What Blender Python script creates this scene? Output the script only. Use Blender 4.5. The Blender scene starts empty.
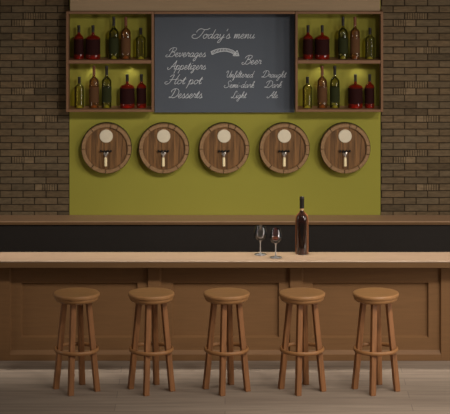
import bpy, bmesh, math, random
from mathutils import Vector, Matrix
random.seed(7)
S = bpy.context.scene
C = S.collection
PI = math.pi

# ------------------------------------------------------------------ camera model
F, HOR, DIST, ZC = 2400.0, -250.0, 20.0, 5.09      # focal (px), horizon row, camera distance, camera height

def at(px, py, Y):
    s = F / (Y + DIST)
    return (px - 225) / s, ZC - (py - HOR) / s

def X(px, Y): return at(px, 0, Y)[0]
def Z(py, Y): return at(0, py, Y)[1]

# ------------------------------------------------------------------ materials
def lin(c):
    return tuple(((v / 255) / 12.92 if v / 255 <= 0.04045 else ((v / 255 + 0.055) / 1.055) ** 2.4) for v in c) + (1,)

def newmat(name):
    m = bpy.data.materials.new(name); m.use_nodes = True
    nt = m.node_tree
    b = nt.nodes['Principled BSDF']
    return m, nt, b, nt.nodes, nt.links

def plain(name, col, rough=0.5, metal=0.0, var=0.08, scale=25, spec=0.5):
    m, nt, b, N, L = newmat(name)
    tc = N.new('ShaderNodeTexCoord'); nz = N.new('ShaderNodeTexNoise'); nz.inputs['Scale'].default_value = scale
    nz.inputs['Detail'].default_value = 4
    L.new(tc.outputs['Object'], nz.inputs['Vector'])
    mx = N.new('ShaderNodeMix'); mx.data_type = 'RGBA'
    c = lin(col)
    mx.inputs['A'].default_value = tuple(v * (1 - var) for v in c[:3]) + (1,)
    mx.inputs['B'].default_value = tuple(min(1, v * (1 + var)) for v in c[:3]) + (1,)
    L.new(nz.outputs['Fac'], mx.inputs['Factor']); L.new(mx.outputs['Result'], b.inputs['Base Color'])
    b.inputs['Roughness'].default_value = rough; b.inputs['Metallic'].default_value = metal
    b.inputs['Specular IOR Level'].default_value = spec
    return m

def wood(name, col, dark=0.6, axis='X', rough=0.5, scale=9.0, spec=0.35, bump=0.15, contrast=(0.3, 0.72)):
    m, nt, b, N, L = newmat(name)
    tc = N.new('ShaderNodeTexCoord'); mp = N.new('ShaderNodeMapping')
    sc = [6.0, 6.0, 6.0]; sc['XYZ'.index(axis)] = 0.35
    mp.inputs['Scale'].default_value = sc
    L.new(tc.outputs['Object'], mp.inputs['Vector'])
    nz = N.new('ShaderNodeTexNoise'); nz.inputs['Scale'].default_value = scale; nz.inputs['Detail'].default_value = 5
    nz.inputs['Roughness'].default_value = 0.6; nz.inputs['Distortion'].default_value = 0.4
    L.new(mp.outputs['Vector'], nz.inputs['Vector'])
    cr = N.new('ShaderNodeValToRGB')
    c = lin(col)
    cr.color_ramp.elements[0].position = contrast[0]; cr.color_ramp.elements[1].position = contrast[1]
    cr.color_ramp.elements[0].color = tuple(v * dark for v in c[:3]) + (1,)
    cr.color_ramp.elements[1].color = tuple(min(1, v * 1.1) for v in c[:3]) + (1,)
    L.new(nz.outputs['Fac'], cr.inputs['Fac']); L.new(cr.outputs['Color'], b.inputs['Base Color'])
    bp = N.new('ShaderNodeBump'); bp.inputs['Strength'].default_value = bump; bp.inputs['Distance'].default_value = 0.002
    L.new(nz.outputs['Fac'], bp.inputs['Height']); L.new(bp.outputs['Normal'], b.inputs['Normal'])
    b.inputs['Roughness'].default_value = rough; b.inputs['Specular IOR Level'].default_value = spec
    return m

def tinted_glass(name, tint, body, body_fac, gloss=1.0, rough=0.03, edge=0.0, power=2.0, ior=1.5):
    """coloured bottle glass with its contents: clear tint + a little body colour + fresnel gloss"""
    m = bpy.data.materials.new(name); m.use_nodes = True
    nt = m.node_tree; N, L = nt.nodes, nt.links; N.clear()
    out = N.new('ShaderNodeOutputMaterial')
    tr = N.new('ShaderNodeBsdfTransparent'); tr.inputs['Color'].default_value = lin(tint)
    df = N.new('ShaderNodeBsdfDiffuse'); df.inputs['Color'].default_value = lin(body)
    gl = N.new('ShaderNodeBsdfGlossy'); gl.inputs['Roughness'].default_value = rough
    fr = N.new('ShaderNodeFresnel'); fr.inputs['IOR'].default_value = ior
    ml = N.new('ShaderNodeMath'); ml.operation = 'MULTIPLY'; ml.inputs[1].default_value = gloss
    m1 = N.new('ShaderNodeMixShader'); m1.inputs[0].default_value = body_fac
    m2 = N.new('ShaderNodeMixShader')
    if edge:                                          # glass looks denser where it is seen edge-on
        lw = N.new('ShaderNodeLayerWeight'); lw.inputs['Blend'].default_value = 0.5
        pw = N.new('ShaderNodeMath'); pw.operation = 'POWER'; pw.inputs[1].default_value = power
        ma = N.new('ShaderNodeMath'); ma.operation = 'MULTIPLY_ADD'; ma.inputs[1].default_value = edge; ma.inputs[2].default_value = body_fac
        ma.use_clamp = True
        L.new(lw.outputs['Facing'], pw.inputs[0]); L.new(pw.outputs[0], ma.inputs[0]); L.new(ma.outputs[0], m1.inputs[0])
    L.new(tr.outputs[0], m1.inputs[1]); L.new(df.outputs[0], m1.inputs[2])
    L.new(fr.outputs[0], ml.inputs[0]); L.new(ml.outputs[0], m2.inputs[0])
    L.new(m1.outputs[0], m2.inputs[1]); L.new(gl.outputs[0], m2.inputs[2])
    L.new(m2.outputs[0], out.inputs['Surface'])
    return m

def emit(name, col, st):
    m, nt, b, N, L = newmat(name)
    b.inputs['Base Color'].default_value = lin(col)
    b.inputs['Emission Color'].default_value = lin(col); b.inputs['Emission Strength'].default_value = st
    return m

def brick_mat():
    m, nt, b, N, L = newmat('aged_brick')
    at_ = N.new('ShaderNodeAttribute'); at_.attribute_name = 'tone'
    tc = N.new('ShaderNodeTexCoord')
    mp = N.new('ShaderNodeMapping'); mp.inputs['Scale'].default_value = (1, 1, 3)
    L.new(tc.outputs['Object'], mp.inputs['Vector'])
    nz = N.new('ShaderNodeTexNoise'); nz.inputs['Scale'].default_value = 14; nz.inputs['Detail'].default_value = 6; nz.inputs['Roughness'].default_value = 0.65
    L.new(mp.outputs['Vector'], nz.inputs['Vector'])
    cr = N.new('ShaderNodeValToRGB'); cr.color_ramp.elements[0].position = 0.3; cr.color_ramp.elements[1].position = 0.62
    cr.color_ramp.elements[0].color = (0.6, 0.6, 0.6, 1); cr.color_ramp.elements[1].color = (1, 1, 1, 1)
    L.new(nz.outputs['Fac'], cr.inputs['Fac'])
    mx = N.new('ShaderNodeMix'); mx.data_type = 'RGBA'; mx.blend_type = 'MULTIPLY'; mx.inputs['Factor'].default_value = 1
    L.new(at_.outputs['Color'], mx.inputs['A']); L.new(cr.outputs['Color'], mx.inputs['B'])
    L.new(mx.outputs['Result'], b.inputs['Base Color'])
    bp = N.new('ShaderNodeBump'); bp.inputs['Strength'].default_value = 0.4; bp.inputs['Distance'].default_value = 0.004
    L.new(nz.outputs['Fac'], bp.inputs['Height']); L.new(bp.outputs['Normal'], b.inputs['Normal'])
    b.inputs['Roughness'].default_value = 0.9; b.inputs['Specular IOR Level'].default_value = 0.15
    return m

def floor_mat():
    m, nt, b, N, L = newmat('floor_planks')
    tc = N.new('ShaderNodeTexCoord')
    br = N.new('ShaderNodeTexBrick')
    br.offset = 0.37; br.squash = 1
    br.inputs['Scale'].default_value = 1
    br.inputs['Brick Width'].default_value = 2.3; br.inputs['Row Height'].default_value = 0.19
    br.inputs['Mortar Size'].default_value = 0.004; br.inputs['Mortar Smooth'].default_value = 0.6
    br.inputs['Color1'].default_value = lin((143, 126, 110)); br.inputs['Color2'].default_value = lin((152, 135, 118))
    br.inputs['Mortar'].default_value = lin((124, 109, 95)); br.inputs['Bias'].default_value = 0
    L.new(tc.outputs['Object'], br.inputs['Vector'])
    mp = N.new('ShaderNodeMapping'); mp.inputs['Scale'].default_value = (0.5, 7, 1)
    L.new(tc.outputs['Object'], mp.inputs['Vector'])
    nz = N.new('ShaderNodeTexNoise'); nz.inputs['Scale'].default_value = 3; nz.inputs['Detail'].default_value = 6
    L.new(mp.outputs['Vector'], nz.inputs['Vector'])
    cr = N.new('ShaderNodeValToRGB'); cr.color_ramp.elements[0].position = 0.3; cr.color_ramp.elements[1].position = 0.7
    cr.color_ramp.elements[0].color = (0.72, 0.71, 0.71, 1); cr.color_ramp.elements[1].color = (1, 1, 1, 1)
    L.new(nz.outputs['Fac'], cr.inputs['Fac'])
    mx = N.new('ShaderNodeMix'); mx.data_type = 'RGBA'; mx.blend_type = 'MULTIPLY'; mx.inputs['Factor'].default_value = 1
    L.new(br.outputs['Color'], mx.inputs['A']); L.new(cr.outputs['Color'], mx.inputs['B'])
    L.new(mx.outputs['Result'], b.inputs['Base Color'])
    b.inputs['Roughness'].default_value = 0.65; b.inputs['Specular IOR Level'].default_value = 0.25
    return m

M = {}
M['counter'] = wood('counter_wood', (120, 86, 54), 0.88, 'X', 0.55, contrast=(0.25, 0.8), spec=0.25)
M['panel'] = wood('panel_wood', (120, 86, 54), 0.88, 'X', 0.55, contrast=(0.25, 0.8), spec=0.25)
M['top'] = wood('countertop_wood', (150, 124, 100), 0.93, 'X', 0.4, spec=0.5, bump=0.03)
M['backtop'] = wood('back_top_wood', (170, 134, 102), 0.9, 'X', 0.5, bump=0.03)
M['edge'] = wood('edge_wood', (104, 76, 48), 0.88, 'X', 0.55, contrast=(0.25, 0.8), spec=0.2)  # countertop fronts: shade put into a darker wood colour
M['stool'] = wood('stool_wood', (146, 97, 58), 0.62, 'Z', 0.5)
M['seat'] = wood('seat_wood', (156, 112, 70), 0.85, 'X', 0.45, scale=7)
M['ring'] = wood('ring_wood', (150, 104, 63), 0.88, 'X', 0.42)
M['cab'] = wood('cabinet_wood', (126, 90, 62), 0.8, 'X', 0.5)
M['cabv'] = wood('cabinet_wood_upright', (122, 86, 58), 0.8, 'Z', 0.5)
M['soffit'] = wood('soffit_wood', (150, 125, 95), 0.96, 'X', 0.6, bump=0.03)
M['dark'] = plain('black_panel', (37, 32, 28), 0.6, var=0.1, spec=0.2)
M['green'] = plain('olive_paint', (147, 140, 58), 0.85, var=0.03, scale=3, spec=0.15)
M['slate'] = plain('slate', (82, 87, 95), 0.8, var=0.06, scale=4, spec=0.2)
M['chalk'] = plain('chalk', (205, 208, 212), 0.95, var=0.02, scale=40, spec=0.0)
M['brick'] = brick_mat()
M['mortar'] = plain('mortar', (54, 44, 32), 0.95, var=0.2, spec=0.1)
M['floor'] = floor_mat()
M['stave'] = wood('stave_wood', (150, 115, 79), 0.68, 'Y', 0.5, scale=10)
M['head'] = wood('barrel_head_wood', (128, 90, 52), 0.36, 'Z', 0.5, scale=6, contrast=(0.36, 0.6))
M['iron'] = plain('black_iron', (38, 32, 28), 0.5, 0.6)
M['plate'] = plain('cream_enamel', (214, 200, 174), 0.45, var=0.06)
M['steel'] = plain('brushed_steel', (196, 186, 176), 0.3, 0.8)
M['ivory'] = plain('ivory', (246, 226, 180), 0.4, var=0.05)
M['lamp'] = emit('lamp_glow', (255, 244, 205), 1.5)

M['g_red'] = tinted_glass('red_wine_bottle_glass', (205, 66, 34), (158, 40, 16), 0.25, edge=0.5)
M['g_green'] = tinted_glass('green_bottle_glass', (214, 208, 140), (70, 72, 20), 0.08, edge=0.8)
M['g_pale'] = tinted_glass('pale_bottle_glass', (230, 222, 150), (120, 116, 40), 0.08, edge=0.7)
M['g_amber'] = tinted_glass('amber_bottle_glass', (226, 184, 130), (120, 80, 40), 0.2, edge=0.6)
M['g_wine'] = tinted_glass('rose_bottle_glass', (132, 58, 32), (246, 158, 106), 0.005, 1.4, 0.08, edge=1.0, power=2.6, ior=1.7)
M['l_redblack'] = plain('maroon_label', (38, 12, 10), 0.8, var=0.1, spec=0.1)
M['l_green'] = plain('dark_green_label', (40, 42, 20), 0.8, var=0.1, spec=0.1)
M['l_brown'] = plain('brown_label', (84, 56, 34), 0.8, var=0.1, spec=0.1)
M['cap_black'] = plain('black_foil', (36, 30, 26), 0.45, var=0.1, spec=0.3)
M['cap_brown'] = plain('brown_foil', (104, 60, 38), 0.45, var=0.1, spec=0.3)
M['glass'] = tinted_glass('clear_glass', (252, 252, 252), (235, 235, 235), 0.0, 1.0, 0.05, edge=0.06, ior=1.8)
M['wine'] = plain('red_wine', (112, 26, 10), 0.15, var=0.05)
M['punt_amber'] = plain('amber_punt', (240, 150, 84), 0.3, var=0.05)  # bright colours stand in for light glowing in the bottle bases
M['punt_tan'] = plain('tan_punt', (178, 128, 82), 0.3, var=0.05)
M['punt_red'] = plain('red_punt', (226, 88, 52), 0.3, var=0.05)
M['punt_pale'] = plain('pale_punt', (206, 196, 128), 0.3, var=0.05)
M['lip'] = tinted_glass('lip_glass', (240, 210, 170), (235, 190, 140), 0.6)

# ------------------------------------------------------------------ mesh helpers
def link(name, bm, m, parent=None, smooth=False, loc=None):
    me = bpy.data.meshes.new(name)
    bmesh.ops.recalc_face_normals(bm, faces=bm.faces)
    bm.to_mesh(me); bm.free()
    if m: me.materials.append(m)
    o = bpy.data.objects.new(name, me); C.objects.link(o)
    if smooth:
        for p in me.polygons: p.use_smooth = True
        try:
            me.set_sharp_from_angle(angle=math.radians(38))
        except Exception: pass
    if parent: o.parent = parent
    if loc: o.location = loc
    return o

def box(bm, x0, x1, y0, y1, z0, z1, bev=0.0, seg=2):
    vs = [bm.verts.new((x, y, z)) for x in (x0, x1) for y in (y0, y1) for z in (z0, z1)]
    fs = [bm.faces.new([vs[i] for i in q]) for q in ((0, 1, 3, 2), (4, 6, 7, 5), (0, 4, 5, 1), (2, 3, 7, 6), (0, 2, 6, 4), (1, 5, 7, 3))]
    if bev:
        es = {e for f in fs for e in f.edges}
        bmesh.ops.bevel(bm, geom=list(es), offset=bev, segments=seg, profile=0.5, affect='EDGES')
    return fs

def bx(*a, **k):
    bm = bmesh.new(); box(bm, *a, **k); return bm

def lathe(bm, prof, n=32, mat=Matrix.Identity(4), close=False):
    """profile of (r, h) turned about Z"""
    rings = []
    for r, h in prof:
        if r < 1e-6:
            rings.append([bm.verts.new(mat @ Vector((0, 0, h)))])
        else:
            rings.append([bm.verts.new(mat @ Vector((r * math.cos(2 * PI * i / n), r * math.sin(2 * PI * i / n), h))) for i in range(n)])
    pairs = list(zip(rings, rings[1:]))
    if close: pairs.append((rings[-1], rings[0]))
    for a, b in pairs:
        for i in range(n):
            j = (i + 1) % n
            q = [a[i % len(a)], a[j % len(a)], b[j % len(b)], b[i % len(b)]]
            u = []
            for v in q:
                if v not in u: u.append(v)
            if len(u) > 2: bm.faces.new(u)
    return bm

def lz(prof, **k):
    bm = bmesh.new(); lathe(bm, prof, **k); return bm

def smooth_prof(pts, n=5):
    out = []
    P = [pts[0]] + list(pts) + [pts[-1]]
    for i in range(1, len(P) - 2):
        for k in range(n):
            t = k / n
            out.append(tuple(0.5 * ((2 * P[i][d]) + (-P[i - 1][d] + P[i + 1][d]) * t + (2 * P[i - 1][d] - 5 * P[i][d] + 4 * P[i + 1][d] - P[i + 2][d]) * t * t
                       + (-P[i - 1][d] + 3 * P[i][d] - 3 * P[i + 1][d] + P[i + 2][d]) * t ** 3) for d in range(2)))
    out.append(tuple(pts[-1]))
    return out

def tag(o, label=None, cat=None, group=None, kind=None):
    if label: o['label'] = label
    if cat: o['category'] = cat
    if group: o['group'] = group
    if kind: o['kind'] = kind
    return o

def thing(name, label, cat, loc, group=None, rotz=0):
    o = bpy.data.objects.new(name, None); C.objects.link(o)
    o.empty_display_size = 0.1
    o.location = loc; o.rotation_euler = (0, 0, rotz)
    return tag(o, label, cat, group)

def dup(root, loc, label, group=None):
    r = root.copy(); C.objects.link(r); r.location = loc; r['label'] = label
    if group: r['group'] = group
    for ch in list(root.children):
        c = ch.copy(); C.objects.link(c); c.parent = r
        for g in list(ch.children):
            d = g.copy(); C.objects.link(d); d.parent = c
    return r

# ------------------------------------------------------------------ setting
WALL = 1.5
XL, XR = X(69.5, WALL), X(380.5, WALL)
TOPZ = 3.8
tag(link('floor', bx(-4.5, 4.5, -4.5, 1.8, -0.1, 0), M['floor']), kind='structure')
tag(link('wall_back', bx(XL, XR, WALL, WALL + 0.2, 0, TOPZ), M['green']), kind='structure')

def brick_wall(name, x0, x1, shift, flip):
    s = F / (WALL + DIST)
    pw, ph = 23.0 / s, 6.85 / s
    bm = bmesh.new()
    lay = bm.loops.layers.float_color.new('tone')
    def paint(fs_before, col):
        for f in bm.faces:
            if f not in fs_before:
                for l in f.loops: l[lay] = col
    z_ref = Z(12.6, WALL)               # upper edge of a course
    base = lin((110, 92, 69))
    rows = range(-16, 32)
    for r in rows:
        zt = z_ref - r * ph
        if zt - ph < 0.0 or zt > TOPZ: continue
        x_ref = X(shift + (0 if r % 2 == 0 else 11.5), WALL)
        k0 = int((x0 - x_ref) / pw) - 2
        for k in range(k0, k0 + int((x1 - x0) / pw) + 5):
            a, b = x_ref + k * pw, x_ref + (k + 1) * pw
            aa, bb = max(a, x0), min(b, x1)
            if bb - aa < 0.01: continue
            g = 0.004
            tone = random.uniform(0.84, 1.06)
            if random.random() < 0.07: tone = 0.66
            hue = random.uniform(-0.04, 0.04)
            col = (base[0] * tone * (1 + hue), base[1] * tone, base[2] * tone * (1 - hue), 1)
            # the pale bricks with upright scoring sit in the same courses again and again
            spec = None
            kk = k % 4
            if r % 10 == 0 and k in (1, -3, 5): spec = 'score'
            elif r % 10 == 1 and k in (0, -4, 4): spec = 'scoreL'
            elif r % 10 == 5 and k in (1, -3, 5): spec = 'scoreR'
            depth = random.uniform(-0.002, 0.003)
            if spec is None:
                pre = set(bm.faces)
                box(bm, aa + g, bb - g, WALL - 0.006 + depth, WALL + 0.05, zt - ph + g, zt - g, bev=0.0025, seg=1)
                paint(pre, col)
            else:
                n = 9
                w = (bb - aa - 2 * g) / n
                solid = {'score': (), 'scoreL': (5, 6, 7, 8), 'scoreR': (0, 1, 2)}[spec]
                i = 0
                while i < n:
                    j = i
                    if i in solid: j = solid[-1]
                    t = 1.4 if i in solid else random.uniform(1.0, 1.32)
                    c2 = (base[0] * t, base[1] * t, base[2] * t, 1)
                    pre = set(bm.faces)
                    box(bm, aa + g + i * w + 0.002, aa + g + (j + 1) * w - 0.002, WALL - 0.006, WALL + 0.05, zt - ph + g, zt - g, bev=0.0015, seg=1)
                    paint(pre, c2)
                    i = j + 1
    o = link(name, bm, M['brick'])
    tag(o, kind='structure')
    mo = link('mortar', bx(x0, x1, WALL, WALL + 0.2, 0, TOPZ), M['mortar'], o)
    return o

brick_wall('wall_left', -3.0, XL, 0, False)
brick_wall('wall_right', XR, 3.0, 381.5, True)

# soffit above the cabinets
CF = 1.27                                             # cabinet front plane
SZ = Z(11.5, CF)
tag(link('trim_1', bx(X(70, 1.3), X(380, 1.3), 1.30, WALL, SZ, TOPZ, bev=0.004), M['soffit']), kind='structure')

# ------------------------------------------------------------------ back counter
BZ = Z(221.4, 1.2)
bt = thing('back_countertop', 'long brown wooden shelf top running along the brick and green wall', 'worktop', (0, 1.2, BZ - 0.03))
link('top_board', bx(-2.6, 2.6, -0.003, WALL - 1.208, 0.022, 0.03, bev=0.002), M['backtop'], bt)
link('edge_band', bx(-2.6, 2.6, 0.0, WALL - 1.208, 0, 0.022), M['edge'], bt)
bk = thing('back_counter', 'black cabinet front under the brown wall shelf behind the bar', 'counter', (0, 1.36, 0))
link('carcass', bx(-2.55, 2.55, -0.12, 0.13, 0.0, BZ - 0.03), M['dark'], bk)
link('front_panel', bx(-2.54, 2.54, -0.132, -0.12, 0.06, BZ - 0.032, bev=0.004), M['dark'], bk)

# ------------------------------------------------------------------ front bar counter
CZ = Z(261, -0.17)
CB = CZ - 7.0 * (DIST - 0.17) / F
ct = thing('bar_countertop', 'long light brown wooden bar top with the bottle and glasses on it', 'worktop', (0, -0.17, CB))
link('top_board', bx(-2.35, 2.35, -0.004, 0.36, CZ - CB - 0.014, CZ - CB, bev=0.006, seg=3), M['top'], ct, smooth=True)
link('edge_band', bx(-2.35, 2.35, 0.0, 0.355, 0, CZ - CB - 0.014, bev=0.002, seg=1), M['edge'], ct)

bc = thing('bar_counter', 'long brown panelled bar counter front behind the five stools', 'counter', (0, 0, 0))
zt, zb = CB, Z(351, 0)
bays = [(9.5, 148), (160, 290), (302, 441)]
pans = [(21, 137.5), (172, 279), (312, 428.5)]
ZTOP = CB - 0.012
bm = bmesh.new()
edges = [X(-14, 0)] + [X(v, 0) for b in bays for v in b] + [X(464, 0)]
for i in range(0, 8, 2):
    box(bm, edges[i], edges[i + 1], 0.0, 0.06, 0.0, CB, bev=0.002, seg=1)
for a, b in bays:
    box(bm, X(a, 0), X(b, 0), 0.0, 0.06, 0.0, Z(354.5, 0), bev=0.001, seg=1)
    box(bm, X(a, 0), X(b, 0), 0.0, 0.06, ZTOP, CB)
box(bm, edges[0], edges[-1], 0.06, 0.17, 0, CB)
link('face_frame', bm, M['counter'], bc)
def ring_loft(bm, rects):
    loops = []
    for (x0, x1, z0, z1, y) in rects:
        loops.append([bm.verts.new(v) for v in ((x0, y, z0), (x1, y, z0), (x1, y, z1), (x0, y, z1))])
    for a, b in zip(loops, loops[1:]):
        for i in range(4):
            j = (i + 1) % 4
            bm.faces.new([a[i], a[j], b[j], b[i]])
    bm.faces.new(loops[-1])
for (a, b), (c, d) in zip(bays, pans):
    bm = bmesh.new()
    x0, x1, x2, x3 = X(a, 0), X(b, 0), X(c, 0.03), X(d, 0.03)
    z0, z1 = Z(354.5, 0), ZTOP
    p0, p1 = Z(337.5, 0.03), Z(282.5, 0.03)
    ring_loft(bm, [(x0, x1, z0, z1, 0.001), (x0 + .012, x1 - .012, z0 + .032, z1 - .01, 0.026),
                   (x2, x3, p0, p1, 0.026), (x2 + .012, x3 - .012, p0 + .012, p1 - .012, 0.052)])
    link('panel', bm, M['panel'], bc)

# ------------------------------------------------------------------ bar stools
SY = -0.91
SZ_TOP = Z(292, SY)
def make_stool():
    t = thing('bar_stool', 'x', 'stool', (0, SY, 0), 'bar stools along the counter')
    h = SZ_TOP
    R = 0.184
    prof = [(0, h - 0.001), (R * 0.72, h - 0.002), (R * 0.9, h), (R * 0.965, h - 0.002), (R, h - 0.010), (R * 1.0, h - 0.022), (R * 0.985, h - 0.030),
            (R * 0.955, h - 0.034), (R * 0.955, h - 0.040), (R * 0.93, h - 0.056), (R * 0.86, h - 0.066), (0, h - 0.066)]
    link('seat', lz(prof, n=48), M['seat'], t, smooth=True)
    a0 = math.radians(-12)
    zt_ = h - 0.06
    rt, rb = 0.098, 0.17
    hw = 0.020
    for k in range(4):
        a = a0 + k * PI / 2
        bm = bmesh.new()
        vs = []
        for z, r in ((zt_, rt), (0.0, rb)):
            cx, cy = r * math.cos(a), r * math.sin(a)
            w = hw * (1.0 if z > 0.1 else 1.08)
            for sx, sy in ((-1, -1), (1, -1), (1, 1), (-1, 1)):
                v = Matrix.Rotation(math.radians(22), 3, 'Z') @ Vector((sx * w, sy * w, 0))
                vs.append(bm.verts.new((cx + v.x, cy + v.y, z)))
        fs = [bm.faces.new(vs[0:4]), bm.faces.new(vs[4:8])]
        for i in range(4):
            j = (i + 1) % 4
            fs.append(bm.faces.new([vs[i], vs[j], vs[4 + j], vs[4 + i]]))
        bmesh.ops.bevel(bm, geom=[e for e in bm.edges], offset=0.003, segments=1, affect='EDGES')
        link('leg', bm, M['stool'], t)
    zr = Z(349, SY)
    prof = []
    for i in range(12):
        q = 2 * PI * i / 12
        prof.append((0.168 + 0.011 * math.cos(q), zr + 0.016 * math.sin(q)))
    bm = bmesh.new(); lathe(bm, prof, n=56, close=True)
    link('foot_ring', bm, M['ring'], t, smooth=True)
    return t
stool = make_stool()
spx = [76.5, 151.3, 226.5, 302, 375.8]
slab = ['brown wooden bar stool furthest left, first of the row at the counter',
        'brown wooden bar stool second from the left, before the first counter divider',
        'brown wooden bar stool in the middle of the row of five',
        'brown wooden bar stool second from the right, below the wine bottle',
        'brown wooden bar stool furthest right, last of the row at the counter']
for i, p in enumerate(spx):
    loc = (X(p, SY), SY, 0)
    if i == 0: stool.location = loc; stool['label'] = slab[0]
    else: dup(stool, loc, slab[i])

# ------------------------------------------------------------------ wall cabinets
def make_cabinet(px0, px1, label):
    x0, x1 = X(px0, CF), X(px1, CF)
    cx = (x0 + x1) / 2; hw = (x1 - x0) / 2
    zt_, zb_ = Z(11.5, CF), Z(112, CF)
    dz = 0.022
    dp = WALL - 0.009 - CF
    t = thing('wall_cabinet', label, 'shelf', (cx, CF, zb_), 'bottle cabinets on the wall')
    H = zt_ - zb_
    for s in (-1, 1):
        a, b = sorted((s * hw, s * (hw - 0.021)))
        link('side_panel', bx(a, b, 0, dp, 0, H, bev=0.002, seg=1), M['cabv'], t)
    i = hw - 0.021
    link('top_board', bx(-i, i, 0, dp, H - dz, H, bev=0.002, seg=1), M['cab'], t)
    link('bottom_board', bx(-i, i, 0, dp, 0, dz, bev=0.002, seg=1), M['cab'], t)
    ms = Z(60.3, CF) - zb_
    sh = link('shelf', bx(-i, i, 0.004, dp, ms - 0.03, ms, bev=0.002, seg=1), M['cab'], t)
    for lx in (-0.17, 0.175):
        d = link('downlight', lz([(0, 0), (0.024, 0), (0.026, -0.004), (0.024, -0.012), (0.018, -0.012), (0.017, -0.006), (0, -0.006)], n=24), M['steel'], t, True, (lx, 0.17, ms - 0.03))
        link('lens', lz([(0, -0.0065), (0.0165, -0.0065), (0.0165, -0.009), (0, -0.009)], n=20), M['lamp'], d)
    return t, ms
cabL, ms = make_cabinet(66, 153.8, 'open wooden wall cabinet of bottles left of the chalkboard')
cabR = dup(cabL, (X((295.4 + 383.2) / 2, CF), CF, cabL.location.z), 'open wooden wall cabinet of bottles right of the chalkboard')

# ------------------------------------------------------------------ chalkboard
KY = 1.44
kz0, kz1 = Z(112.5, KY), Z(11.5, KY)
kx0, kx1 = X(153.8, CF) + 0.003, X(295.4, CF) - 0.003
kb = thing('chalkboard', 'grey menu chalkboard with handwritten chalk lettering between the cabinets', 'chalkboard', (0, KY, kz0))
zc0 = Z(112, CF)
link('board', bx(kx0, kx1, 0, 0.05, 0, kz1 - kz0, bev=0.001, seg=1), M['slate'], kb)
link('top_rail', bx(kx0, kx1, CF - KY, 0.0, Z(14, CF) - kz0, Z(11.5, CF) - kz0, bev=0.002, seg=1), M['cab'], kb)

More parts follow.
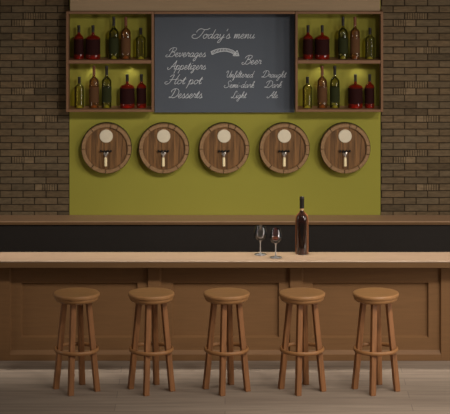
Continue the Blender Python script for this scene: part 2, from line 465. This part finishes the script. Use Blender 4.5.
G = {
'a': ([[(.75,.85),(.45,1),(.1,.6),(.15,.1),(.45,.05),(.75,.6),(.8,.95)],[(.8,.95),(.72,.3),(.85,.02),(1.1,.3)]],1.05),
'e': ([[(0,.3),(.5,.55),(.6,.9),(.35,1),(.1,.5),(.3,.02),(.6,.05),(.95,.35)]],.88),
'o': ([[(.5,1),(.15,.8),(.1,.25),(.4,0),(.75,.35),(.7,.85),(.45,1),(.6,.8),(1,.85)]],.95),
'd': ([[(.75,.85),(.45,1),(.1,.6),(.15,.1),(.45,.05),(.75,.6),(.95,2.1)],[(.95,2.1),(.78,.4),(.88,.02),(1.15,.3)]],1.1),
'y': ([[(0,.7),(.12,1),(.15,.3),(.4,.05),(.7,.5),(.8,1)],[(.8,1),(.7,0),(.45,-.9),(.1,-.9),(.3,-.3),(1.05,.35)]],1.0),
's': ([[(0,.25),(.4,1.05),(.42,.85),(.65,.35),(.4,0),(.1,.1)],[(.4,0),(.6,.05),(.85,.3)]],.8),
'm': ([[(0,.7),(.12,1),(.1,0)],[(.1,0),(.3,.8),(.45,1),(.5,.7),(.47,0)],[(.47,0),(.7,.8),(.85,1),(.92,.7),(.88,.15),(1,.02),(1.2,.3)]],1.18),
'n': ([[(0,.7),(.12,1),(.1,0)],[(.1,0),(.35,.8),(.55,1),(.62,.7),(.58,.15),(.7,.02),(.95,.3)]],.92),
'u': ([[(0,.5),(.12,1),(.1,.3),(.3,.02),(.6,.4),(.7,1)],[(.7,1),(.68,.2),(.8,.02),(1.05,.3)]],1.0),
'v': ([[(0,.7),(.15,1),(.25,.3),(.35,.02),(.7,.6),(.7,1),(.95,.85)]],.9),
'r': ([[(0,.3),(.22,1.15),(.3,.88),(.62,.92),(.52,.45),(.56,.08),(.85,.3)]],.78),
'g': ([[(.75,.85),(.45,1),(.1,.6),(.15,.1),(.45,.05),(.75,.6),(.8,.95)],[(.8,.95),(.7,-.1),(.45,-.95),(.1,-.9),(.3,-.35),(1.05,.35)]],1.0),
'p': ([[(0,.5),(.2,1.05),(.1,0),(-.05,-1)],[(.1,.2),(.3,.9),(.6,1),(.75,.6),(.6,.1),(.35,0),(.2,.1)],[(.45,0),(.7,.05),(1,.3)]],1.0),
't': ([[(0,.4),(.35,1.7),(.2,.3),(.32,.02),(.65,.3)],[(0,1.15),(.6,1.2)]],.6),
'i': ([[(0,.4),(.2,1),(.15,.25),(.25,.02),(.5,.3)],[(.25,1.45),(.32,1.55)]],.5),
'z': ([[(0,.8),(.2,1),(.65,.95),(.1,.1),(.4,.15),(.5,-.5),(.15,-.9),(.1,-.6),(.9,.3)]],.85),
'f': ([[(0,.3),(.5,1.6),(.45,2.1),(.25,1.7),(.15,0),(0,-.9),(.2,-.7),(.3,-.05),(.75,.3)]],.7),
'l': ([[(0,.3),(.45,1.6),(.4,2.1),(.2,1.6),(.12,.3),(.25,.02),(.55,.3)]],.5),
'k': ([[(0,.3),(.45,1.6),(.4,2.1),(.2,1.6),(.1,0)],[(.12,.4),(.5,1),(.58,.75),(.2,.5),(.55,.05),(.85,.3)]],.82),
'h': ([[(0,.3),(.45,1.6),(.4,2.1),(.2,1.6),(.1,0)],[(.1,.1),(.4,.9),(.6,.95),(.62,.5),(.6,.1),(.75,.02),(1,.3)]],.95),
'-': ([[(.1,.5),(.6,.55)]],.75),
"'": ([[(.15,2.2),(.05,1.7)]],.35),
' ': ([],.7),
'T': ([[(-.3,1.4),(-.1,2.0),(.4,2.25),(1,2.05),(1.6,2.1),(2.0,2.4)],[(1.1,2.05),(.85,1),(.4,.15),(-.3,0),(-.8,.35),(-.7,.9),(-.25,.85)]],1.25),
'B': ([[(.65,2.1),(.45,1),(.1,.1),(-.4,0),(-.55,.35),(-.2,.5)],[(-.2,1.5),(.1,2.05),(.7,2.3),(1.35,2.1),(1.25,1.5),(.6,1.2),(1.2,1.1),(1.35,.5),(.8,0),(.2,.15)]],1.5),
'A': ([[(-.55,.55),(-.6,.15),(-.3,0),(.1,.3),(.7,1.5),(1.05,2.2)],[(1.05,2.2),(.98,1),(1.05,.05),(1.4,.3)],[(.1,.8),(.5,.72),(1.15,.95)]],1.35),
'H': ([[(.3,2.2),(.1,1),(-.2,.15),(-.8,0),(-1,.4),(-.6,.6)],[(1.3,2.3),(1.0,1),(.95,.2),(1.15,0),(1.4,.3)],[(-.3,1.0),(.4,1.05),(1.4,1.2)],[(-.4,1.7),(-.1,2.1),(.3,2.2)]],1.4),
'D': ([[(.6,2.1),(.4,1),(.1,.15),(-.3,.1),(-.2,.3),(.3,.1),(.9,.1),(1.5,.8),(1.4,1.8),(.7,2.25),(-.1,1.9),(-.2,1.4)]],1.65),
'U': ([[(-.3,1.5),(-.05,2.1),(.25,1.9),(.2,.6),(.5,0),(.9,.4),(1.2,2.1)],[(1.2,2.1),(1.1,.6),(1.2,.05),(1.45,.3)]],1.4),
'S': ([[(1.1,1.8),(.9,2.2),(.4,2.0),(.4,1.4),(.8,.8),(.6,.1),(-.1,0),(-.5,.4),(-.2,.7)]],1.1),
'L': ([[(.9,1.8),(.9,2.2),(.5,2.0),(.4,1),(.1,.1),(-.3,.1),(-.1,.35),(.4,.05),(.9,0),(1.2,.3)]],1.15),
}
def ribbon(bm, pts, w, y=-0.0012):
    sp = smooth_prof(pts, 5) if len(pts) > 2 else pts
    L_, R_ = [], []
    for i, p in enumerate(sp):
        a = sp[max(0, i - 1)]; b = sp[min(len(sp) - 1, i + 1)]
        d = Vector((b[0] - a[0], b[1] - a[1]))
        if d.length < 1e-9: d = Vector((1, 0))
        d.normalize(); n = Vector((-d.y, d.x)) * w / 2
        L_.append(bm.verts.new((p[0] + n.x, y, p[1] + n.y))); R_.append(bm.verts.new((p[0] - n.x, y, p[1] - n.y)))
    for i in range(len(sp) - 1):
        bm.faces.new([L_[i], L_[i + 1], R_[i + 1], R_[i]])
def write(text, px0, px1, pyb, xh, w):
    strokes = []; cur = 0; word = 0
    for ch in text:
        gs, adv = G[ch]
        if ch == ' ': word += 1
        for g in gs:
            strokes.append((word, [(cur + x + 0.32 * y, y) for x, y in g]))
        cur += adv
    xs = [p[0] for s in strokes for p in s[1]]
    mn, mx = min(xs), max(xs)
    a, b = X(px0, KY), X(px1, KY)
    k = (b - a) / (mx - mn)
    u = xh * (KY + DIST) / F
    zb_ = Z(pyb, KY) - kz0
    for wi in sorted({st[0] for st in strokes}):
        bm = bmesh.new(); lift = 0
        for wj, st in strokes:
            if wj == wi:
                lift += 0.00025
                ribbon(bm, [(a + (x - mn) * k, zb_ + y * u) for x, y in st], w, -0.001 - lift)
        link('chalk_lettering', bm, M['chalk'], kb)
W1 = 0.0038
write("Today's menu", 192, 255, 38.4, 4.3, W1 * 1.1)
write("Beverages", 166, 206, 56.8, 4.0, W1)
write("Appetizers", 167.5, 206, 69.4, 4.0, W1)
write("Hot pot", 165, 203, 84, 4.2, W1)
write("Desserts", 169, 202.5, 98, 4.2, W1)
write("Beer", 242, 261.5, 64.2, 3.9, W1)
write("Unfiltered", 226.5, 254.6, 77.4, 3.1, W1 * .85)
write("Semi-dark", 224, 254.6, 87.6, 3.1, W1 * .85)
write("Light", 231, 247, 98, 3.1, W1 * .85)
write("Draught", 261.7, 286.7, 77.4, 3.1, W1 * .85)
write("Dark", 264.6, 282, 87.6, 3.1, W1 * .85)
write("Ale", 267, 278, 98, 3.1, W1 * .85)
# hatched curved arrow
bm = bmesh.new()
def kp(px, py):
    x, z = at(px, py, KY); return (x, z - kz0)
up = [(211, 51.6), (217, 49.2), (225, 48.4), (232, 50), (236.5, 53)]
lo = [(212, 54.6), (218, 52.2), (225, 51.2), (231, 52.6), (234.5, 55)]
ribbon(bm, [kp(*p) for p in up], 0.005); ribbon(bm, [kp(*p) for p in lo], 0.005)
su, sl = smooth_prof(up, 5), smooth_prof(lo, 5)
for i in range(0, len(su)): ribbon(bm, [kp(*su[i]), kp(*sl[i])], 0.005)
ribbon(bm, [kp(233, 55.6), kp(239, 55.8)], 0.006); ribbon(bm, [kp(239, 55.8), kp(237.2, 50.4)], 0.006); ribbon(bm, [kp(237.2, 50.4), kp(233, 55.6)], 0.006)
ribbon(bm, [kp(235, 55), kp(238, 53)], 0.005); ribbon(bm, [kp(236.4, 55.4), kp(238.4, 54.2)], 0.005)
link('chalk_arrow', bm, M['chalk'], kb)

# ------------------------------------------------------------------ barrels on the wall
ROTF = Matrix.Rotation(PI / 2, 4, 'X')               # +Z of a lathe turns to -Y (towards the bar)
def make_barrel():
    R = 25.3 * (WALL - 0.1 + DIST) / F
    t = thing('barrel', 'x', 'barrel', (0, WALL, 0), 'tap barrels on the green wall')
    Ri = R * 0.835
    D = 0.11
    # staves: segments of the rim with fine joints between them
    joints = [8, -14, 62, 79, 128, 181, 232, 268, 306]
    joints = sorted(j % 360 for j in joints)
    bm = bmesh.new()
    prof = [(R * 0.955, -0.004), (R * 0.985, D * 0.4), (R * 0.99, D * 0.7), (R * 0.985, D - 0.006), (R * 0.965, D), (Ri + 0.006, D), (Ri, D - 0.006), (Ri - 0.004, D * 0.5), (Ri - 0.004, -0.004)]
    for i, j in enumerate(joints):
        k = joints[(i + 1) % len(joints)]
        if k < j: k += 360
        g = 0.8
        a0, a1 = math.radians(j + g), math.radians(k - g)
        n = max(2, int((k - j) / 5))
        cols = []
        for q in range(n + 1):
            a = a0 + (a1 - a0) * q / n
            cols.append([bm.verts.new((r * math.cos(a), -y, r * math.sin(a))) for r, y in prof])
        for c0, c1 in zip(cols, cols[1:]):
            for p in range(len(prof)):
                p2 = (p + 1) % len(prof)
                bm.faces.new([c0[p], c0[p2], c1[p2], c1[p]])
        bm.faces.new(cols[0]); bm.faces.new(cols[-1])
    link('stave_rim', bm, M['stave'], t, smooth=True)
    # dark hoop behind the front edge
    bm = bmesh.new()
    lathe(bm, [(R * 0.98, D * 0.15), (R * 1.0, D * 0.2), (R * 1.005, D * 0.62), (R * 0.985, D * 0.66)], n=64, mat=ROTF, close=True)
    link('hoop', bm, M['iron'], t, smooth=True)
    # head: upright planks
    bm = bmesh.new()
    hy = D - 0.022
    cuts = [-1, -0.72, -0.4, -0.1, 0.16, 0.47, 0.76, 1]
    for a, b in zip(cuts, cuts[1:]):
        xa, xb = a * Ri + 0.0008, b * Ri - 0.0008
        n = 8
        front = []
        for q in range(n + 1):
            x = xa + (xb - xa) * q / n; front.append((x, math.sqrt(max(0, (Ri - 0.002) ** 2 - x * x))))
        loop = front + [(x, -z) for x, z in reversed(front)]
        pts = []
        for p in loop:
            if not pts or (abs(p[0] - pts[-1][0]) + abs(p[1] - pts[-1][1])) > 1e-5: pts.append(p)
        if abs(pts[0][0] - pts[-1][0]) + abs(pts[0][1] - pts[-1][1]) < 1e-5: pts.pop()
        vf = [bm.verts.new((x, -hy, z)) for x, z in pts]; vb = [bm.verts.new((x, -0.01, z)) for x, z in pts]
        bm.faces.new(vf); bm.faces.new(vb)
        for i in range(len(pts)):
            j = (i + 1) % len(pts); bm.faces.new([vf[i], vf[j], vb[j], vb[i]])
    link('head', bm, M['head'], t)
    s = (WALL - 0.1 + DIST) / F
    # blank round plate
    bm = bmesh.new(); r = 6.7 * s
    lathe(bm, [(0, hy), (r, hy), (r, hy + 0.006), (r * 0.93, hy + 0.011), (0, hy + 0.012)], n=40, mat=Matrix.Translation((-0.2 * s, 0, 12.3 * s)) @ ROTF)
    link('round_plate', bm, M['plate'], t, smooth=True)
    # tap: body, knobs, handle
    zt_ = -2.6 * s
    bm = bmesh.new()
    lathe(bm, [(0, hy), (0.020, hy), (0.020, hy + 0.006), (0.010, hy + 0.010), (0.009, hy + 0.05), (0.013, hy + 0.054), (0.013, hy + 0.066), (0, hy + 0.066)], n=20, mat=Matrix.Translation((-0.4 * s, 0, zt_ - 2.4 * s)) @ ROTF)
    lathe(bm, [(0, -0.014), (0.010, -0.014), (0.011, 0.008), (0, 0.012)], n=16, mat=Matrix.Translation((-0.4 * s, -(hy + 0.058), zt_ - 3.0 * s)))
    tp = link('tap', bm, M['steel'], t, smooth=True)
    bm = bmesh.new()
    lathe(bm, [(0, -0.042), (0.0035, -0.044), (0.0035, 0.044), (0, 0.042)], n=12, mat=Matrix.Translation((-0.4 * s, -(hy + 0.02), zt_ + 0.3 * s)) @ Matrix.Rotation(PI / 2, 4, 'Y'))
    for dx in (-0.042, -0.015, 0.015, 0.042):
        bmesh.ops.create_uvsphere(bm, u_segments=12, v_segments=8, radius=0.0105, matrix=Matrix.Translation((-0.4 * s + dx, -(hy + 0.022), zt_ + 0.3 * s)))
    box(bm, -0.4 * s - 0.004, -0.4 * s + 0.004, -(hy + 0.026), -hy, zt_ - 2.4 * s, zt_)
    link('valve_bar', bm, M['iron'], tp, smooth=True)
    bm = bmesh.new()
    lathe(bm, [(0, -0.086), (0.012, -0.085), (0.0135, -0.078), (0.0125, -0.02), (0.010, -0.006), (0, -0.005)], n=20,
          mat=Matrix.Translation((-0.4 * s, -(hy + 0.060), zt_ - 4.6 * s)))
    link('handle', bm, M['ivory'], tp, smooth=True)
    return t
brl = make_barrel()
bpx = [106.3, 163.8, 224.2, 284.5, 345.3]
blab = ['round wooden tap barrel furthest left, under the left bottle cabinet',
        'round wooden tap barrel second from left, under the chalkboard\'s left corner',
        'round wooden tap barrel in the middle of the row of five',
        'round wooden tap barrel second from right, above the wine bottle and glasses',
        'round wooden tap barrel furthest right, under the right bottle cabinet']
for i, p in enumerate(bpx):
    x, z = at(p, 148.6, WALL - 0.1)
    loc = (x, WALL, z)
    if i == 0: brl.location = loc; brl['label'] = blab[0]
    else: dup(brl, loc, blab[i])

# ------------------------------------------------------------------ bottles in the cabinets
BY = CF + 0.105
BS = (BY + DIST) / F                                  # metres per pixel there
kinds = {   # width px, height px, glass, label material, label span, capsule material, shoulder
 'red':   (9.6, 33.5, 'g_red', 'l_redblack', (0.14, 0.60), 'cap_black', 0.62, 'red_bottle'),
 'broad': (14.6, 33.5, 'g_red', 'l_redblack', (0.14, 0.60), 'cap_black', 0.60, 'red_bottle'),
 'green': (9.8, 42, 'g_green', 'l_green', (0.14, 0.50), 'cap_black', 0.62, 'green_bottle'),
 'amber': (9.8, 42, 'g_amber', 'l_brown', (0.14, 0.50), 'cap_brown', 0.62, 'amber_bottle'),
 'pale':  (9.8, 31, 'g_pale', None, None, 'cap_black', 0.64, 'pale_bottle'),
}
proto = {}
def make_bottle(kind, loc, label, grp):
    if kind in proto:
        return dup(proto[kind], loc, label, grp)
    w, h, gm, lm, span, cm, sh, nm = kinds[kind]
    R, H = w / 2 * BS, h * BS
    t = thing('wine_bottle', label, 'bottle', loc, grp)
    rn = 1.45 * BS
    q = 0.17 if kind != 'broad' else 0.16
    pro = [(R * 0.90, 0), (R, 0.02 * H), (R, 0.3 * H), (R, (sh - .05) * H), (R * 0.985, sh * H), (R * 0.90, (sh + 0.04) * H), (R * 0.70, (sh + 0.075) * H), (rn + (R - rn) * 0.22, (sh + 0.105) * H), (rn, (sh + q - 0.02) * H), (rn, 0.97 * H)]
    pro = [(0, 0.0), (R * 0.86, 0.0)] + smooth_prof(pro, 3)
    b = link('glass_body', lz(pro, n=32), M[gm], t, smooth=True)
    link('punt', lz([(R * 0.66, 0.003), (R * 0.5, 0.03 * H), (R * 0.2, 0.07 * H), (0, 0.08 * H), (0, 0.003)], n=24), M['punt_red' if gm == 'g_red' else 'punt_tan' if gm == 'g_amber' else 'punt_pale'], t, smooth=True)  # cone coloured as the light spot in the bottle base
    if lm:
        a, c = span
        lr = R * 1.006
        link('label', lz([(lr, a * H), (lr, c * H), (lr - 0.0006, c * H), (lr - 0.0006, a * H)], n=32, close=True), M[lm], t, smooth=True)
    cr = rn + 0.0012
    link('capsule', lz([(0, H), (cr * 0.9, H), (cr, H * 0.99), (cr, 0.93 * H), (cr * 0.94, 0.925 * H), (cr * 0.97, 0.79 * H), (rn * 0.9, 0.79 * H)], n=24), M[cm], t, smooth=True)
    proto[kind] = t
    return t
zu = cabL.location.z + ms
zl = cabL.location.z + 0.022
for side, dx in (('left', 0), ('right', 229.2)):
    up = [('red', 78.8, 'slim red wine bottle with dark label, furthest left'), ('broad', 93, 'broad red bottle with dark label'),
          ('green', 113.8, 'tall green bottle with dark label and black cap'), ('amber', 125.8, 'tall amber bottle with brown cap'),
          ('pale', 140.8, 'short pale yellow bottle without a label')]
    for k, px, lb in up:
        make_bottle(k, (X(px + dx, BY), BY, zu), lb + ', upper shelf of the %s cabinet' % side, 'bottles on the upper shelf of the %s cabinet' % side)
    lo_ = [('pale', 79.3, 'short pale yellow bottle without a label'), ('amber', 94, 'tall amber bottle with brown cap'),
           ('green', 106.6, 'tall green bottle with dark label and black cap'), ('broad', 127.2, 'broad red bottle with dark label'),
           ('red', 141.4, 'slim red wine bottle with dark label, furthest right')]
    for k, px, lb in lo_:
        make_bottle(k, (X(px + dx - 1.0 * (dx > 0), BY), BY, zl), lb + ', lower shelf of the %s cabinet' % side, 'bottles on the lower shelf of the %s cabinet' % side)

# ------------------------------------------------------------------ bottle and glasses on the bar
wy = 0.115
H = 57.0 * (wy + DIST) / F
R = 6.6 * (wy + DIST) / F
wb = thing('wine_bottle', 'big brown glass wine bottle with black cap standing on the bar top', 'bottle', (X(301.9, wy), wy, CZ))
rn = 1.9 * (wy + DIST) / F
pro = smooth_prof([(R * 0.88, 0), (R * 0.99, 0.012 * H), (R, 0.03 * H), (R, 0.3 * H), (R, 0.58 * H), (R * 0.97, 0.635 * H), (R * 0.82, 0.685 * H), (R * 0.5, 0.725 * H), (rn, 0.76 * H), (rn, 0.80 * H), (rn, 0.97 * H)], 4)
pro = [(0, 0.0), (R * 0.82, 0.0)] + pro
link('glass_body', lz(pro, n=48), M['g_wine'], wb, smooth=True)
link('punt', lz([(R * 0.62, 0.004), (R * 0.5, 0.03 * H), (R * 0.2, 0.085 * H), (0, 0.1 * H), (0, 0.004)], n=32), M['punt_amber'], wb, smooth=True)  # amber cone painted as the glow at the bottom of the bottle
cr = rn * 1.25
link('capsule', lz([(0, H), (cr * 0.9, H), (cr, H * 0.985), (cr, 0.945 * H), (cr * 0.92, 0.935 * H), (cr * 0.96, 0.80 * H), (rn * 0.9, 0.80 * H)], n=28), M['cap_black'], wb, smooth=True)
link('collar', lz([(rn * 1.05, 0.765 * H), (rn * 1.1, 0.77 * H), (rn * 1.1, 0.797 * H), (rn * 1.05, 0.8 * H)], n=28, close=True), M['lip'], wb, smooth=True)

def make_glass(label, px, Y, h_px, w_px, wine):
    s = (Y + DIST) / F
    H, R = h_px * s, w_px / 2 * s
    t = thing('wine_glass', label, 'glass', (X(px, Y), Y, CZ), 'wine glasses on the bar')
    link('foot', lz([(0, 0.0), (R * 0.92, 0.0), (R * 0.95, 0.002), (R * 0.9, 0.0045), (R * 0.3, 0.009), (0.006, 0.016), (0, 0.016)], n=40), M['stemglass'], t, smooth=True)
    hb = H * 0.49
    st = 0.0062
    link('stem', lz([(st, 0.0155), (st * 0.8, 0.035), (st * 0.75, hb * 0.6), (st * 0.9, hb * 0.92), (0.010, hb)], n=20), M['stemglass'], t, smooth=True)
    outer = smooth_prof([(0.010, hb), (R * 0.55, hb + 0.035 * H), (R * 0.88, hb + 0.11 * H), (R, hb + 0.22 * H), (R * 0.93, hb + 0.34 * H), (R * 0.80, hb + 0.43 * H), (R * 0.68, H)], 5)
    inner = [(r - 0.0022, z + 0.002 if i == 0 else z) for i, (r, z) in enumerate(outer)][::-1]
    link('bowl', lz(outer + inner + [(0, hb + 0.003)], n=48), M['glass'], t, smooth=True)
    if wine:
        lev = hb + 0.19 * H
        pr = [(r - 0.003, z) for r, z in outer if z < lev]
        pr = [(0, pr[0][1] + 0.004)] + pr[1:] + [(pr[-1][0], lev), (0, lev)]
        link('wine', lz(pr, n=40), M['wine'], t, smooth=True)
    return t
M['stemglass'] = tinted_glass('stem_glass', (226, 226, 226), (215, 212, 208), 0.35, 1.6, 0.1)
make_glass('empty clear wine glass on the bar top, left of the filled one', 260.4, 0.085, 28.6, 13.2, False)
make_glass('wine glass half full of red wine, nearest the bottle', 275.7, -0.03, 29.0, 13.0, True)

# ------------------------------------------------------------------ lights
def look(o, target):
    d = Vector(target) - o.location
    o.rotation_euler = d.to_track_quat('-Z', 'Y').to_euler()
def spot(name, loc, target, power, size, blend, radius, col=(1, 0.93, 0.82)):
    l = bpy.data.lights.new(name, 'SPOT'); l.energy = power; l.spot_size = math.radians(size); l.spot_blend = blend
    l.shadow_soft_size = radius; l.color = col
    o = bpy.data.objects.new(name, l); C.objects.link(o); o.location = loc; look(o, target); return o
def area(name, loc, target, power, sx, sy, col=(1, 0.93, 0.82)):
    l = bpy.data.lights.new(name, 'AREA'); l.energy = power; l.shape = 'RECTANGLE'; l.size = sx; l.size_y = sy; l.color = col
    o = bpy.data.objects.new(name, l); C.objects.link(o); o.location = loc; look(o, target); return o

WARM = (1, 0.95, 0.88)
o = area('bar_linear_light', (0.0, 0.12, 3.1), (0.0, 0.12, 0), 17, 4.8, 0.2, WARM); o.data.spread = math.radians(36)  # unseen narrow area light, added to brighten the bar top
for sx in (-1.55, 0.05, 1.65):
    spot('wall_spotlight', (sx + 2.1, -4.0, 4.2), (sx, 1.5, 0.66), 405, 51, 1.0, 0.28, WARM)
o = area('floor_linear_light', (1.3, -3.5, 3.3), (0.9, -3.1, 0), 66, 4.0, 0.4, WARM); o.data.spread = math.radians(100)  # unseen area light, added to brighten the front of the floor
area('side_window_light', (5.0, -3.0, 1.7), (0, -0.6, 0.7), 70, 0.7, 2.2, WARM)  # unseen fill from the right, added to light the stool legs
area('left_window_light', (-4.5, -1.0, 1.9), (0, -0.1, 0.9), 13, 0.3, 1.8, WARM)  # unseen strip, added for the left highlight on the wine glasses
area('right_window_light', (4.5, -1.0, 1.9), (0, -0.1, 0.9), 16, 0.3, 1.8, WARM)  # added strip out of view, gives the glasses their right-hand streak
for cab in (cabL, cabR):
    for lx in (-0.17, 0.175):
        spot('cabinet_spotlight', (cab.location.x + lx, CF + 0.17, cab.location.z + ms - 0.043), (cab.location.x + lx, CF + 0.19, cab.location.z), 1.1, 105, 0.9, 0.012, (1, 0.96, 0.8))

w = bpy.data.worlds.new('room_ambience'); S.world = w; w.use_nodes = True
bg = w.node_tree.nodes['Background']; bg.inputs['Color'].default_value = (1.0, 0.92, 0.82, 1); bg.inputs['Strength'].default_value = 0.075

# ------------------------------------------------------------------ camera
cd = bpy.data.cameras.new('camera'); cam = bpy.data.objects.new('camera', cd); C.objects.link(cam)
cam.location = (0, -DIST, ZC); cam.rotation_euler = (PI / 2, 0, 0)
cd.sensor_fit = 'HORIZONTAL'; cd.sensor_width = 36; cd.lens = 36 * F / 450
cd.shift_y = (HOR - 207) / 450.0
cd.clip_end = 100
S.camera = cam
S.view_settings.view_transform = 'Standard'; S.view_settings.look = 'None'
S.view_settings.exposure = 0.0; S.view_settings.gamma = 1.0; S.view_settings.use_curve_mapping = False
